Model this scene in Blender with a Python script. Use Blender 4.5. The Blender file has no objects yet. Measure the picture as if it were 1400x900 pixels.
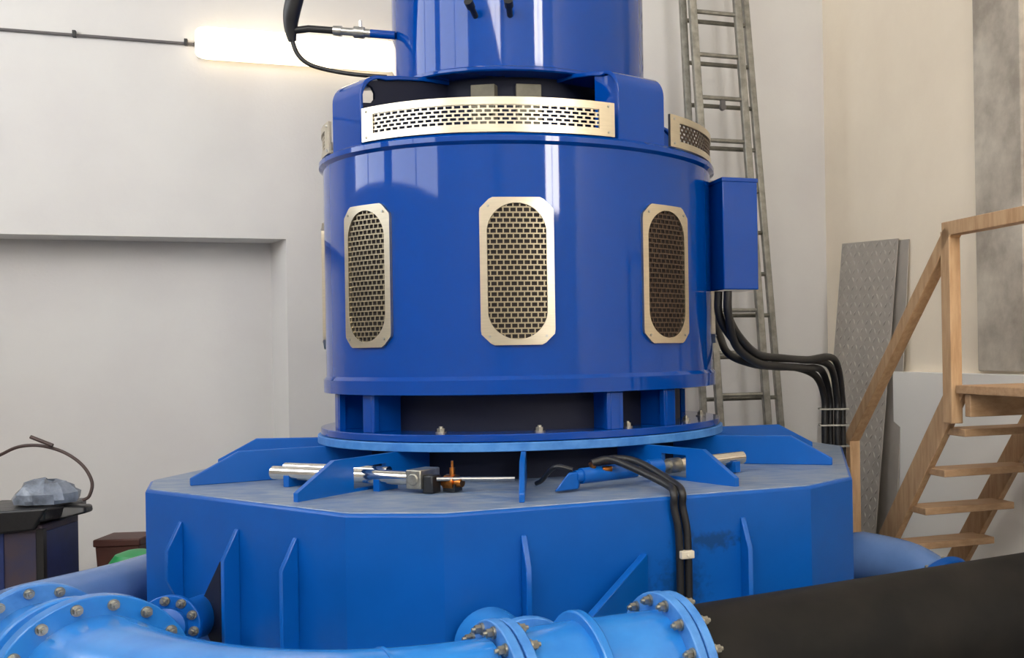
import bpy, bmesh, math, random
from mathutils import Vector, Matrix
random.seed(7)
PI = math.pi
R_ = math.radians
SC = bpy.context.scene
COL = SC.collection

# ------------------------------------------------------------------ camera
EYE = 1.6
cam_d = bpy.data.cameras.new('camera')
cam = bpy.data.objects.new('camera', cam_d)
COL.objects.link(cam)
cam_d.sensor_width = 36.0
cam_d.lens = 1480.06 / 1400.0 * 36.0
cam_d.shift_x = -254.8 / 1400.0
cam_d.shift_y = 28.6 / 1400.0
cam_d.clip_start = 0.05
cam.matrix_world = Matrix.Translation((0, 0, EYE)) @ Matrix.Rotation(R_(90), 4, 'X') @ Matrix.Rotation(-0.0164, 4, 'Z')
SC.camera = cam
# ------------------------------------------------------------------ world and exposure
world = bpy.data.worlds.new('world'); SC.world = world
world.use_nodes = True
world.node_tree.nodes['Background'].inputs[0].default_value = (0.75, 0.86, 1.0, 1)
world.node_tree.nodes['Background'].inputs[1].default_value = 1.0
SC.view_settings.view_transform = 'Standard'
SC.view_settings.look = 'None'
SC.view_settings.gamma = 1.0
SC.view_settings.use_curve_mapping = False
SC.view_settings.exposure = -0.46
LEFT_WINDOW, REAR_WINDOW, FILL_WINDOW, LAMP = 7.6, 42.0, 26.0, 4.0      # daylight behind the panes, added high fill pane, fluorescent diffuser
fill_d = bpy.data.lights.new('fill_light', 'AREA'); fill_d.shape = 'RECTANGLE'; fill_d.size = 3.0; fill_d.size_y = 6.0
fill_d.energy = 160.0; fill_d.color = (1.0, 0.95, 0.86)
fill_l = bpy.data.objects.new('fill_light', fill_d); COL.objects.link(fill_l)
fill_l.location = tuple(Vector((1.1128, 9.3, 6.85)) - Vector((math.cos(R_(20)), math.sin(R_(20)), 0)) * 4.5 + Vector((math.sin(R_(20)), -math.cos(R_(20)), 0)) * 10.0); fill_l.rotation_euler = (0, 0, math.radians(20))     # unseen fill light added under the ceiling

# ------------------------------------------------------------------ room frame: a = metres left of the right wall, b = metres in front of the back wall
YAW = R_(20)
TX = Vector((math.cos(YAW), math.sin(YAW), 0)); NX = Vector((math.sin(YAW), -math.cos(YAW), 0))
CORNER = Vector((1.1128, 9.3, 0))
def W(a, b, z=0.0): return CORNER - TX * a + NX * b + Vector((0, 0, z))
AX = Vector((-0.9229, 5.7564, 0))                     # axis of the machine
def pol(r, az, z): return AX + Vector((r * math.sin(R_(az)), -r * math.cos(R_(az)), z))

# ------------------------------------------------------------------ materials
def lin(r, g, b):
    f = lambda c: c / 12.92 if c <= 0.04045 else ((c + 0.055) / 1.055) ** 2.4
    return (f(r / 255), f(g / 255), f(b / 255), 1)
def mat(name, col, rough=0.5, metal=0.0, var=0.0, scale=6.0, col2=None, bump=0.0, bscale=60.0, coat=0.0, rvar=0.0, detail=5, stretch=None, spec=0.5):
    m = bpy.data.materials.new(name); m.use_nodes = True
    nt = m.node_tree; b = nt.nodes['Principled BSDF']
    b.inputs['Base Color'].default_value = col; b.inputs['Roughness'].default_value = rough
    b.inputs['Metallic'].default_value = metal; b.inputs['Coat Weight'].default_value = coat
    b.inputs['Coat Roughness'].default_value = 0.06; b.inputs['Specular IOR Level'].default_value = spec
    tc = nt.nodes.new('ShaderNodeTexCoord'); mp = nt.nodes.new('ShaderNodeMapping')
    nt.links.new(tc.outputs['Object'], mp.inputs[0])
    if stretch: mp.inputs['Scale'].default_value = stretch
    if var or col2:
        n = nt.nodes.new('ShaderNodeTexNoise'); n.inputs['Scale'].default_value = scale; n.inputs['Detail'].default_value = detail
        n.inputs['Roughness'].default_value = 0.6
        nt.links.new(mp.outputs[0], n.inputs[0])
        rp = nt.nodes.new('ShaderNodeValToRGB')
        c2 = col2 or tuple(x * (1 - var) for x in col[:3]) + (1,)
        rp.color_ramp.elements[0].position = 0.36; rp.color_ramp.elements[0].color = c2
        rp.color_ramp.elements[1].position = 0.62; rp.color_ramp.elements[1].color = col
        nt.links.new(n.outputs[0], rp.inputs[0]); nt.links.new(rp.outputs[0], b.inputs['Base Color'])
        if rvar:
            mr = nt.nodes.new('ShaderNodeMapRange'); mr.inputs['To Min'].default_value = rough; mr.inputs['To Max'].default_value = rough + rvar
            nt.links.new(n.outputs[0], mr.inputs[0]); nt.links.new(mr.outputs[0], b.inputs['Roughness'])
    if bump:
        n2 = nt.nodes.new('ShaderNodeTexNoise'); n2.inputs['Scale'].default_value = bscale; n2.inputs['Detail'].default_value = 3
        nt.links.new(mp.outputs[0], n2.inputs[0])
        bp = nt.nodes.new('ShaderNodeBump'); bp.inputs['Strength'].default_value = bump; bp.inputs['Distance'].default_value = 0.01
        nt.links.new(n2.outputs[0], bp.inputs['Height']); nt.links.new(bp.outputs[0], b.inputs['Normal'])
    return m
def emit(name, col, s):
    m = bpy.data.materials.new(name); m.use_nodes = True
    b = m.node_tree.nodes['Principled BSDF']
    b.inputs['Base Color'].default_value = (0.8, 0.8, 0.8, 1)
    b.inputs['Emission Color'].default_value = col; b.inputs['Emission Strength'].default_value = s
    return m
M = {}
M['gen'] = mat('glossy signal blue paint', lin(0, 62, 148), 0.05, var=0.05, scale=3, coat=0.0, spec=0.34)
M['gen_shade'] = mat('navy paint darkened for shade', lin(14, 20, 42), 0.6, spec=0.3)  # shade inside the machine is mixed into this navy
M['turb'] = mat('sky blue machine paint', lin(0, 86, 172), 0.28, spec=0.4, var=0.08, scale=4, bump=0.03, bscale=9, rvar=0.1)
M['turb_side'] = mat('sky blue machine paint with grime', lin(0, 82, 167), 0.32, spec=0.3, col2=lin(0, 78, 160), scale=4, bump=0.02, bscale=8, rvar=0.08)
M['deck'] = mat('dusty blue deck paint', lin(134, 144, 158), 0.42, col2=lin(94, 118, 152), scale=9, detail=9, stretch=(1, 2.2, 1))
M['pipe'] = mat('light blue pipe paint', lin(44, 126, 204), 0.16, col2=lin(34, 114, 194), scale=5, rvar=0.05)
M['pipe_dk'] = mat('dusty blue pipe paint', lin(100, 134, 188), 0.22, var=0.1, scale=6)
M['flange'] = mat('worn blue flange paint', lin(74, 136, 204), 0.4, col2=lin(48, 112, 186), scale=12)
M['steel'] = mat('bright steel', lin(190, 190, 188), 0.28, 1.0, var=0.15, scale=20)
M['chrome'] = mat('polished rod steel', lin(215, 212, 205), 0.14, 1.0)
M['zinc'] = mat('zinc bolt steel', lin(168, 166, 156), 0.35, 0.9, var=0.3, scale=30)
M['darkbolt'] = mat('dark nut steel', lin(60, 62, 66), 0.4, 0.8)
M['inox'] = mat('brushed stainless steel', lin(205, 196, 176), 0.33, 1.0, var=0.08, scale=10, stretch=(1, 1, 14))
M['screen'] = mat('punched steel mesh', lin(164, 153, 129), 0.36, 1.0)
M['screen_dim'] = mat('steel mesh darkened for dim reflection', lin(96, 82, 72), 0.5, 0.9)  # darker copy of the screen steel, dim right-hand reflection put into the colour
M['vent_darkness'] = mat('painted interior darkness', lin(34, 26, 24), 0.8)  # darkness behind the vents, painted on a sheet over the uncut drum
M['brass'] = mat('brass', lin(190, 120, 60), 0.3, 1.0, var=0.4, scale=30)
M['rubber'] = mat('black cable rubber', lin(26, 26, 28), 0.45, var=0.2)
M['hdpe'] = mat('black polyethylene pipe', lin(17, 17, 17), 0.5, spec=0.18, col2=lin(27, 25, 23), scale=3.5, detail=9, bump=0.03, bscale=20, stretch=(1, 1, 1), rvar=0.2)
M['wall'] = mat('white wall plaster', lin(216, 214, 211), 0.9, col2=lin(211, 208, 206), scale=1.2, bump=0.08, bscale=50)
M['wall_r'] = mat('cream wall plaster', lin(248, 236, 216), 0.9, col2=lin(242, 229, 209), scale=1.0, bump=0.08, bscale=50)
M['dado'] = mat('white dado paint', lin(244, 242, 237), 0.8, bump=0.05, bscale=40)
M['concrete'] = mat('raw concrete', lin(204, 196, 182), 0.85, col2=lin(160, 151, 139), scale=2.6, detail=8, bump=0.15, bscale=40)
M['floor'] = mat('grey concrete floor', lin(140, 138, 134), 0.6, col2=lin(112, 110, 106), scale=2.0, detail=8)
M['ceil'] = mat('white ceiling', lin(225, 224, 222), 0.9)
M['frame'] = mat('window frame paint', lin(210, 210, 208), 0.5)
M['pane_l'] = emit('daylit left pane', (0.90, 0.95, 1.0, 1), LEFT_WINDOW)
M['pane_r'] = emit('daylit rear pane', (1.0, 0.97, 0.93, 1), REAR_WINDOW)
M['pane_fill'] = emit('added fill pane', (1.0, 0.96, 0.90, 1), FILL_WINDOW)  # glow of the added high window, brightens the right side
M['lamp'] = emit('lit opal diffuser', (1.0, 0.80, 0.50, 1), LAMP)
M['lamp_body'] = mat('lamp housing', lin(225, 222, 214), 0.5)
M['conduit'] = mat('grey conduit', lin(96, 92, 92), 0.5)
M['alu'] = mat('weathered aluminium', lin(158, 156, 148), 0.42, 0.75, var=0.35, scale=14)
M['alu_dk'] = mat('dull aluminium', lin(126, 124, 114), 0.5, 0.6, var=0.35, scale=14)
M['tread'] = mat('grey tread plate metal', lin(180, 173, 164), 0.45, 0.2, var=0.12, scale=5)
M['wood'] = mat('planed spruce', lin(192, 158, 120), 0.6, col2=lin(172, 136, 98), scale=4, stretch=(9, 9, 1.2), detail=6)
M['wood_t'] = mat('planed spruce tread', lin(184, 150, 114), 0.6, col2=lin(166, 130, 94), scale=4, stretch=(1.2, 9, 9), detail=6)
M['bin_blue'] = mat('dark blue plastic', lin(34, 50, 104), 0.5, var=0.3, scale=5)
M['bin_brown'] = mat('grubby dark plastic', lin(74, 58, 58), 0.6, col2=lin(44, 48, 78), scale=3)
M['bag'] = mat('black bin liner', lin(24, 24, 27), 0.35, bump=0.5, bscale=14)
M['film'] = mat('clear crumpled film', lin(140, 150, 166), 0.2, var=0.5, scale=9, bump=0.5, bscale=30)
M['wire'] = mat('brown wire', lin(70, 52, 48), 0.5)
M['brown'] = mat('dark brown plastic', lin(82, 46, 38), 0.5, var=0.2)
M['green'] = mat('green plastic', lin(44, 150, 84), 0.4, var=0.15)
M['white'] = mat('white tape', lin(225, 228, 232), 0.5)
M['beige'] = mat('beige plastic', lin(205, 196, 178), 0.5)
M['post'] = mat('grey insulating board', lin(112, 108, 92), 0.6, var=0.3, scale=9)

# ------------------------------------------------------------------ mesh helpers
class MB:
    def __init__(s): s.v = []; s.f = []
    def add(s, vs, fs):
        o = len(s.v); s.v += [Vector(v) for v in vs]; s.f += [tuple(i + o for i in f) for f in fs]
        return s
    def box(s, c, size, ux=(1, 0, 0), uy=None):
        ux = Vector(ux).normalized(); uz = Vector((0, 0, 1))
        uy = Vector(uy).normalized() if uy else uz.cross(ux).normalized()
        uz = ux.cross(uy).normalized(); c = Vector(c)
        vs = [c + ux * (size[0] / 2 * i) + uy * (size[1] / 2 * j) + uz * (size[2] / 2 * k) for i in (-1, 1) for j in (-1, 1) for k in (-1, 1)]
        return s.add(vs, [(0, 1, 3, 2), (4, 6, 7, 5), (0, 4, 5, 1), (2, 3, 7, 6), (0, 2, 6, 4), (1, 5, 7, 3)])
    def bar(s, p0, p1, w, h, up=(0, 0, 1)):
        p0, p1 = Vector(p0), Vector(p1); d = p1 - p0; ux = d.normalized(); up = Vector(up)
        uy = up.cross(ux).normalized(); 
        return s.box((p0 + p1) / 2, (d.length, w, h), ux, uy)
    def prism(s, pts, d):                                  # polygon of world points, pushed along d
        n = len(pts); d = Vector(d); a = [Vector(p) for p in pts]
        return s.add(a + [p + d for p in a], [tuple(range(n))[::-1], tuple(range(n, 2 * n))] + [(i, (i + 1) % n, (i + 1) % n + n, i + n) for i in range(n)])
    def tube(s, pts, r, seg=16, caps=True, closed=False):
        pts = [Vector(p) for p in pts]; n = len(pts); rs = r if isinstance(r, (list, tuple)) else [r] * n
        t0 = (pts[1] - pts[0]).normalized(); ref = Vector((0, 0, 1)) if abs(t0.z) < 0.9 else Vector((1, 0, 0))
        u = t0.cross(ref).normalized(); vs = []
        for i, p in enumerate(pts):
            t = (pts[min(i + 1, n - 1)] - pts[max(i - 1, 0)]).normalized()
            u = (u - t * u.dot(t)).normalized(); w = t.cross(u)
            vs += [p + (u * math.cos(2 * PI * k / seg) + w * math.sin(2 * PI * k / seg)) * rs[i] for k in range(seg)]
        fs = [(i * seg + k, i * seg + (k + 1) % seg, (i + 1) * seg + (k + 1) % seg, (i + 1) * seg + k) for i in range(n - 1) for k in range(seg)]
        if caps: fs += [tuple(range(seg))[::-1], tuple(range((n - 1) * seg, n * seg))]
        return s.add(vs, fs)
    def rod(s, p0, p1, r, seg=16, r1=None): return s.tube([p0, p1], [r, r if r1 is None else r1], seg)
    def lathe(s, prof, c=AX, seg=128, closed=True):        # closed profile (r, z) revolved about a vertical axis
        n = len(prof); vs = []
        for k in range(seg):
            a = 2 * PI * k / seg
            vs += [Vector((c[0] + r * math.sin(a), c[1] - r * math.cos(a), z)) for r, z in prof]
        m = n if closed else n - 1
        fs = [(k * n + i, ((k + 1) % seg) * n + i, ((k + 1) % seg) * n + (i + 1) % n, k * n + (i + 1) % n) for k in range(seg) for i in range(m)]
        return s.add(vs, fs)
    def ring(s, p0, p1, ro, ri, seg=48):                   # flange ring between two points
        p0, p1 = Vector(p0), Vector(p1); t = (p1 - p0).normalized()
        ref = Vector((0, 0, 1)) if abs(t.z) < 0.9 else Vector((1, 0, 0)); u = t.cross(ref).normalized(); w = t.cross(u); vs = []
        for k in range(seg):
            d = u * math.cos(2 * PI * k / seg) + w * math.sin(2 * PI * k / seg)
            vs += [p0 + d * ro, p1 + d * ro, p1 + d * ri, p0 + d * ri]
        return s.add(vs, [(k * 4 + i, ((k + 1) % seg) * 4 + i, ((k + 1) % seg) * 4 + (i + 1) % 4, k * 4 + (i + 1) % 4) for k in range(seg) for i in range(4)])
    sharp = 32
    def mesh(s, name, off=Vector()):
        me = bpy.data.meshes.new(name)
        me.from_pydata([v - off for v in s.v], [], s.f)
        bm = bmesh.new(); bm.from_mesh(me); bmesh.ops.recalc_face_normals(bm, faces=bm.faces); bm.to_mesh(me); bm.free()
        for p in me.polygons: p.use_smooth = True
        me.set_sharp_from_angle(angle=R_(s.sharp))
        return me
def wloc(o):
    v = Vector()
    while o: v += o.location; o = o.parent
    return v
def obj(name, mb, m, parent=None, bevel=0.0, origin=None, label=None):
    base = wloc(parent) if parent else Vector()
    og = Vector(origin) if origin is not None else (base if parent else Vector())
    me = mb.mesh(name, og); me.materials.append(m)
    o = bpy.data.objects.new(name, me); COL.objects.link(o)
    o.parent = parent; o.location = og - base
    if bevel:
        bv = o.modifiers.new('bevel', 'BEVEL'); bv.width = bevel; bv.segments = 2; bv.limit_method = 'ANGLE'; bv.angle_limit = R_(40)
    if label: o['label'] = label
    return o
def inst(name, me, parent, mw):                            # shared mesh placed by a world matrix
    o = bpy.data.objects.new(name, me); COL.objects.link(o); o.parent = parent
    o.matrix_local = Matrix.Translation(-wloc(parent)) @ mw
    return o
def thing(name, label, cat, loc=(0, 0, 0), group=None):
    o = bpy.data.objects.new(name, None); COL.objects.link(o); o.empty_display_size = 0.1
    o.location = Vector(loc); o['label'] = label; o['category'] = cat
    if group: o['group'] = group
    return o
def tag(o, label, cat, group=None):
    o['label'] = label; o['category'] = cat
    if group: o['group'] = group
    return o
def struct(name, mb, m, bevel=0.0, parent=None):
    o = obj(name, mb, m, parent, bevel)
    if not parent: o['kind'] = 'structure'
    return o
def frame_mat(p, z):                                       # matrix whose Z axis points along z
    z = Vector(z).normalized(); q = z.to_track_quat('Z', 'Y'); return Matrix.Translation(Vector(p)) @ q.to_matrix().to_4x4()
def bez(p0, p1, p2, n=16):
    p0, p1, p2 = Vector(p0), Vector(p1), Vector(p2)
    return [p0 * (1 - t) ** 2 + p1 * 2 * t * (1 - t) + p2 * t * t for t in [i / n for i in range(n + 1)]]
def spline(pts, n=10):                                     # Catmull-Rom through points
    p = [Vector(q) for q in pts]; p = [p[0] * 2 - p[1]] + p + [p[-1] * 2 - p[-2]]; out = []
    for i in range(1, len(p) - 2):
        for k in range(n):
            t = k / n; a, b, c, d = p[i - 1:i + 3]
            out.append(0.5 * ((2 * b) + (c - a) * t + (2 * a - 5 * b + 4 * c - d) * t * t + (3 * b - a - 3 * c + d) * t ** 3))
    return out + [p[-2]]
def bolt_mesh(name, r, h, m, washer=True):
    b = MB()
    if washer: b.tube([(0, 0, 0), (0, 0, h * 0.2)], r * 1.35, 14)
    z0 = h * 0.2 if washer else 0
    b.tube([(0, 0, z0), (0, 0, h * 0.72)], r, 6)
    b.tube([(0, 0, h * 0.72), (0, 0, h)], [r * 0.55, r * 0.5], 10)
    me = b.mesh(name); me.materials.append(m); return me
BOLT = bolt_mesh('bolt', 0.0135, 0.034, M['zinc'])
NUT = bolt_mesh('nut', 0.017, 0.034, M['darkbolt'])
BOLT_S = bolt_mesh('bolt', 0.018, 0.03, M['zinc'])
SCREW = bolt_mesh('screw', 0.006, 0.006, M['steel'], False)

# ------------------------------------------------------------------ the room
LA, RB, HZ = 8.0, 13.0, 7.0                                # left wall at a, rear wall at b, ceiling height
NA, NB, ND, NZ = 4.337, 4.45, 0.35, 2.449                  # niche edge (front, back), depth, height
struct('floor', MB().prism([W(-0.3, -0.5, -0.2), W(LA + 0.3, -0.5, -0.2), W(LA + 0.3, RB + 0.3, -0.2), W(-0.3, RB + 0.3, -0.2)], (0, 0, 0.2)), M['floor'])
struct('ceiling', MB().prism([W(-0.3, -0.5, HZ), W(LA + 0.3, -0.5, HZ), W(LA + 0.3, RB + 0.3, HZ), W(-0.3, RB + 0.3, HZ)], (0, 0, 0.2)), M['ceil'])
wb = MB()
wb.prism([W(-0.3, 0, 0), W(NA, 0, 0), W(NB, -ND, 0), W(-0.3, -ND, 0)], (0, 0, NZ))
wb.prism([W(-0.3, 0, NZ), W(LA, 0, NZ), W(LA, -ND, NZ), W(-0.3, -ND, NZ)], (0, 0, HZ - NZ))
wb.prism([W(-0.3, -ND, 0), W(LA, -ND, 0), W(LA, -ND - 0.15, 0), W(-0.3, -ND - 0.15, 0)], (0, 0, HZ))
struct('wall_back', wb, M['wall'])
struct('wall_right', MB().prism([W(0, -0.3, 0), W(0, RB + 0.3, 0), W(-0.3, RB + 0.3, 0), W(-0.3, -0.3, 0)], (0, 0, HZ)), M['wall_r'])
struct('trim_1', MB().prism([W(0, 1.22, 0), W(0.08, 1.22, 0), W(0.08, 7.0, 0), W(0, 7.0, 0)], (0, 0, 1.413)), M['dado'], 0.004)       # white plinth along the right wall
struct('trim_2', MB().prism([W(-0.05, 2.235, 1.43), W(0.035, 2.25, 1.43), W(0.035, 2.75, 1.43), W(-0.05, 2.75, 1.43)], (0, 0, 4.6)), M['concrete'], 0.01)   # concrete pilaster
def holed_wall(name, P, u0, u1, wins, m, th):              # wall in (u, z) with rectangular openings; P(u, d, z) gives world points
    b = MB(); us = sorted({u0, u1, *[w[0] for w in wins], *[w[1] for w in wins]}); zs = sorted({0, HZ, *[w[2] for w in wins], *[w[3] for w in wins]})
    for i in range(len(us) - 1):
        for j in range(len(zs) - 1):
            uc, zc = (us[i] + us[i + 1]) / 2, (zs[j] + zs[j + 1]) / 2
            if any(w[0] < uc < w[1] and w[2] < zc < w[3] for w in wins): continue
            b.prism([P(us[i], 0, zs[j]), P(us[i + 1], 0, zs[j]), P(us[i + 1], th, zs[j]), P(us[i], th, zs[j])], (0, 0, zs[j + 1] - zs[j]))
    struct(name, b, m)
def window(name, P, w, pm, nx, nz, d=0.12):
    u0, u1, z0, z1 = w
    fr = MB(); t = 0.06
    for a, b_, c, e in ((u0, u0 + t, z0, z1), (u1 - t, u1, z0, z1), (u0 + t, u1 - t, z0, z0 + t), (u0 + t, u1 - t, z1 - t, z1)):
        fr.prism([P(a, d, c), P(b_, d, c), P(b_, d + 0.06, c), P(a, d + 0.06, c)], (0, 0, e - c))
    for i in range(1, nx):
        u = u0 + (u1 - u0) * i / nx; fr.prism([P(u - .025, d, z0 + t), P(u + .025, d, z0 + t), P(u + .025, d + .06, z0 + t), P(u - .025, d + .06, z0 + t)], (0, 0, z1 - z0 - 2 * t))
    f = struct(name, fr, M['frame'])
    for i in range(nx):
        a, b_ = u0 + (u1 - u0) * i / nx + 0.026, u0 + (u1 - u0) * (i + 1) / nx - 0.026
        if i == 0: a = u0 + t
        if i == nx - 1: b_ = u1 - t
        obj('pane', MB().prism([P(a, d + 0.025, z0 + t), P(b_, d + 0.025, z0 + t), P(b_, d + 0.035, z0 + t), P(a, d + 0.035, z0 + t)], (0, 0, z1 - z0 - 2 * t)), pm, f)
PL = lambda u, d, z: W(LA + d, u, z)
PR = lambda u, d, z: W(u, RB + d, z)
LW = [(0.9, 3.1, 2.98, 5.05), (3.45, 6.3, 2.98, 5.05), (6.9, 12.4, 5.65, 6.8)]
RW = [(1.5, 2.9, 3.4, 4.9), (1.5, 2.9, 5.5, 6.8)]
holed_wall('wall_left', PL, -0.3, RB + 0.3, LW, M['wall'], 0.3)
holed_wall('wall_rear', PR, -0.3, LA + 0.3, RW, M['wall'], 0.3)
window('window_1', PL, LW[0], M['pane_l'], 2, 1)
window('window_2', PL, LW[1], M['pane_l'], 2, 1)
window('fill_window', PL, LW[2], M['pane_fill'], 4, 1)  # window added high up to even out the lighting
window('window_3', PR, RW[0], M['pane_r'], 2, 1)
window('window_4', PR, RW[1], M['pane_r'], 2, 1)

# ------------------------------------------------------------------ GENERATOR (upper, darker blue machine)
gen = thing('generator', 'dark blue upright drum generator with steel vent grilles standing on the turbine casing', 'generator', pol(0, 0, 1.212))
obj('flange', MB().lathe([(1.03, 1.212), (1.03, 1.245), (0.5, 1.245), (0.5, 1.212)]), M['gen'], gen, 0.003)
obj('stator_drum', MB().lathe([(1.0, 1.498), (1.0, 2.53), (0.3, 2.53), (0.3, 1.498)], seg=192), M['gen'], gen)
obj('lower_ring', MB().lathe([(0.985, 1.413), (1.012, 1.419), (1.014, 1.482), (1.0, 1.499), (0.3, 1.499), (0.3, 1.413)], seg=192), M['gen'], gen)
obj('rim', MB().lathe([(0.999, 2.52), (1.02, 2.534), (1.02, 2.556), (0.995, 2.572), (0.3, 2.572), (0.3, 2.52)], seg=192), M['gen'], gen)
obj('lower_hub', MB().lathe([(0.82, 1.245), (0.82, 1.413), (0.3, 1.413), (0.3, 1.245)], seg=96), M['gen_shade'], gen)
obj('bearing_housing', MB().lathe([(0.54, 2.572), (0.54, 2.93), (0.2, 2.93), (0.2, 2.572)], seg=64), M['gen_shade'], gen)
for az in (-9, 13):
    p = pol(0.555, az, 2.735); t_ = Vector((math.cos(R_(az)), math.sin(R_(az)), 0))
    obj('terminal_block', MB().box(p, (0.12, 0.05, 0.31), t_).box(pol(0.585, az, 2.76), (0.10, 0.02, 0.04), t_), M['post'], gen, 0.004)
# top drum
obj('exciter_drum', MB().lathe([(0.655, 2.955), (0.655, 4.25), (0.62, 4.30), (0.2, 4.32), (0.2, 2.955)], seg=160), M['gen'], gen)
obj('drum_lip', MB().lathe([(0.665, 2.93), (0.672, 2.936), (0.672, 2.948), (0.656, 2.957), (0.2, 2.957), (0.2, 2.93)], seg=160), M['gen'], gen)
PEG = MB().tube([(0, 0, -0.01), (0, 0, 0.075)], 0.014, 12).tube([(0, 0, 0.06), (0, 0, 0.10)], 0.021, 12).mesh('peg'); PEG.materials.append(M['rubber'])
for az in (-9.1, 5.3):
    d = pol(1, az, 0) - AX; inst('peg', PEG, gen, frame_mat(pol(0.655, az, 3.195), (d.x, d.y, 0.45)))
# arms of the upper bracket
def arm(az, left):
    d = pol(1, az, 0) - AX; t_ = Vector((math.cos(R_(az)), math.sin(R_(az)), 0)); P = lambda r, s, z: AX + d * r + t_ * s + Vector((0, 0, z))
    out = [(0.50, 2.935), (0.66, 2.932), (0.80, 2.915), (0.87, 2.903)]
    for k in range(0, 9):
        a = R_(82 - 82 * k / 8); out.append((0.89 + 0.10 * math.cos(a), 2.80 + 0.10 * math.sin(a)))
    out.append((0.99, 2.558))
    inn = [(r - 0.020 if z < 2.80 else (r if r < .86 else r - 0.014), (z - 0.020) if r < 0.9 else (z - 0.014 if z > 2.8 else z)) for r, z in out]
    prof = out + inn[::-1]
    a_ = obj('bracket_arm', MB().prism([P(r, -0.14, z) for r, z in prof], t_ * 0.28), M['gen'], gen, 0.004)
    for s in (-0.125, 0.105):
        if left:
            if s < 0: continue
            w = [(0.50, 2.573), (0.969, 2.573), (0.969, 2.765), (0.925, 2.77), (0.908, 2.79), (0.908, 2.82), (0.922, 2.845), (0.945, 2.855), (0.93, 2.872), (0.86, 2.888), (0.66, 2.911), (0.50, 2.914)]
        else:
            w = [(0.50 if s > 0 else 0.80, 2.573), (0.969, 2.573), (0.969, 2.80), (0.95, 2.85), (0.91, 2.878), (0.80, 2.894), (0.50 if s > 0 else 0.80, 2.893)]
        obj('web', MB().prism([P(r, s, z) for r, z in w], t_ * 0.02), M['gen_shade' if left else 'gen'], a_)  # left web takes the shadow of the opening as its colour
arm(-45.5, True); arm(43.2, False); arm(134, False); arm(224, False)
# spokes of the lower bracket
for c in (-47.6, 43.2, 133, 223):
    for s in (-9.8, 9.8):
        az = c + s; d = pol(1, az, 0) - AX; t_ = Vector((math.cos(R_(az)), math.sin(R_(az)), 0))
        obj('bracket_web', MB().box(AX + d * 0.892 + Vector((0, 0, 1.329)), (0.18, 0.05, 0.17), d).box(AX + d * 0.965 + Vector((0, 0, 1.329)), (0.03, 0.085, 0.17), d), M['gen'], gen, 0.003)
for az in (-14.8, 12.8, 39.2, 66.8, -42.0, -69.0, 94, -96):
    inst('bolt', BOLT_S, gen, Matrix.Translation(pol(0.93, az, 1.245)))
# vent panels: geometry drawn flat (u along the girth, z up) then wrapped round the drum at azimuth 0
def wrap(u, d, z, R=1.0): a = u / R; return Vector(((R + d) * math.sin(a), -(R + d) * math.cos(a), z))
def slab(b, u0, u1, z0, z1, d0, d1, R=1.0, n=1):
    vs = []
    for i in range(n + 1):
        u = u0 + (u1 - u0) * i / n
        vs += [wrap(u, d0, z0, R), wrap(u, d1, z0, R), wrap(u, d1, z1, R), wrap(u, d0, z1, R)]
    fs = [(i * 4 + k, (i + 1) * 4 + k, (i + 1) * 4 + (k + 1) % 4, i * 4 + (k + 1) % 4) for i in range(n) for k in range(4)] + [(0, 1, 2, 3), (n * 4 + 3, n * 4 + 2, n * 4 + 1, n * 4)]
    b.add(vs, fs)
def screen(b, inside, u0, u1, z0, z1, pu, pz, bu, bz, d0, d1, R=1.0):
    nz = round((z1 - z0) / pz)
    for j in range(nz + 1):                                # rails
        z = z0 + j * pz; hw = inside(z)
        if hw > 0.01: slab(b, -hw, hw, z - bz / 2, z + bz / 2, d0, d1, R, max(2, int(hw / 0.03)))
        if j == nz: break
        zm = z + pz / 2; hw = inside(zm); off = 0.5 * (j % 2)
        k = math.ceil(-hw / pu - off)
        while (k + off) * pu < hw:
            u = (k + off) * pu; slab(b, u - bu / 2, u + bu / 2, z + bz / 2, z + pz - bz / 2, d0, d1, R); k += 1
VW, VH, OW, OH = 0.160, 0.325, 0.128, 0.300                # half sizes of the frame and of its long hole
def oct_xy(k, n):                                          # matching outlines: chamfered rectangle and rounded slot
    a = 2 * PI * k / n; c, s_ = math.cos(a), math.sin(a)
    # slot
    st = OH - OW
    dirx, dirz = c * OW, s_ * OW
    slot = (dirx, dirz + (st if s_ > 1e-6 else -st if s_ < -1e-6 else 0))
    # project slot point outwards to the chamfered rectangle
    px, pz = slot
    ch = 0.05
    if abs(s_) < 1e-6: return (math.copysign(VW, c), 0), slot
    vx, vz = c, s_
    best = 1e9
    for nx, nz, dd in ((1, 0, VW), (-1, 0, VW), (0, 1, VH), (0, -1, VH), (1, 1, VW + VH - ch), (-1, 1, VW + VH - ch), (1, -1, VW + VH - ch), (-1, -1, VW + VH - ch)):
        den = nx * vx + nz * vz
        if den > 1e-6: best = min(best, (dd - nx * px - nz * pz) / den)
    return (px + vx * best, pz + vz * best), slot
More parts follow.
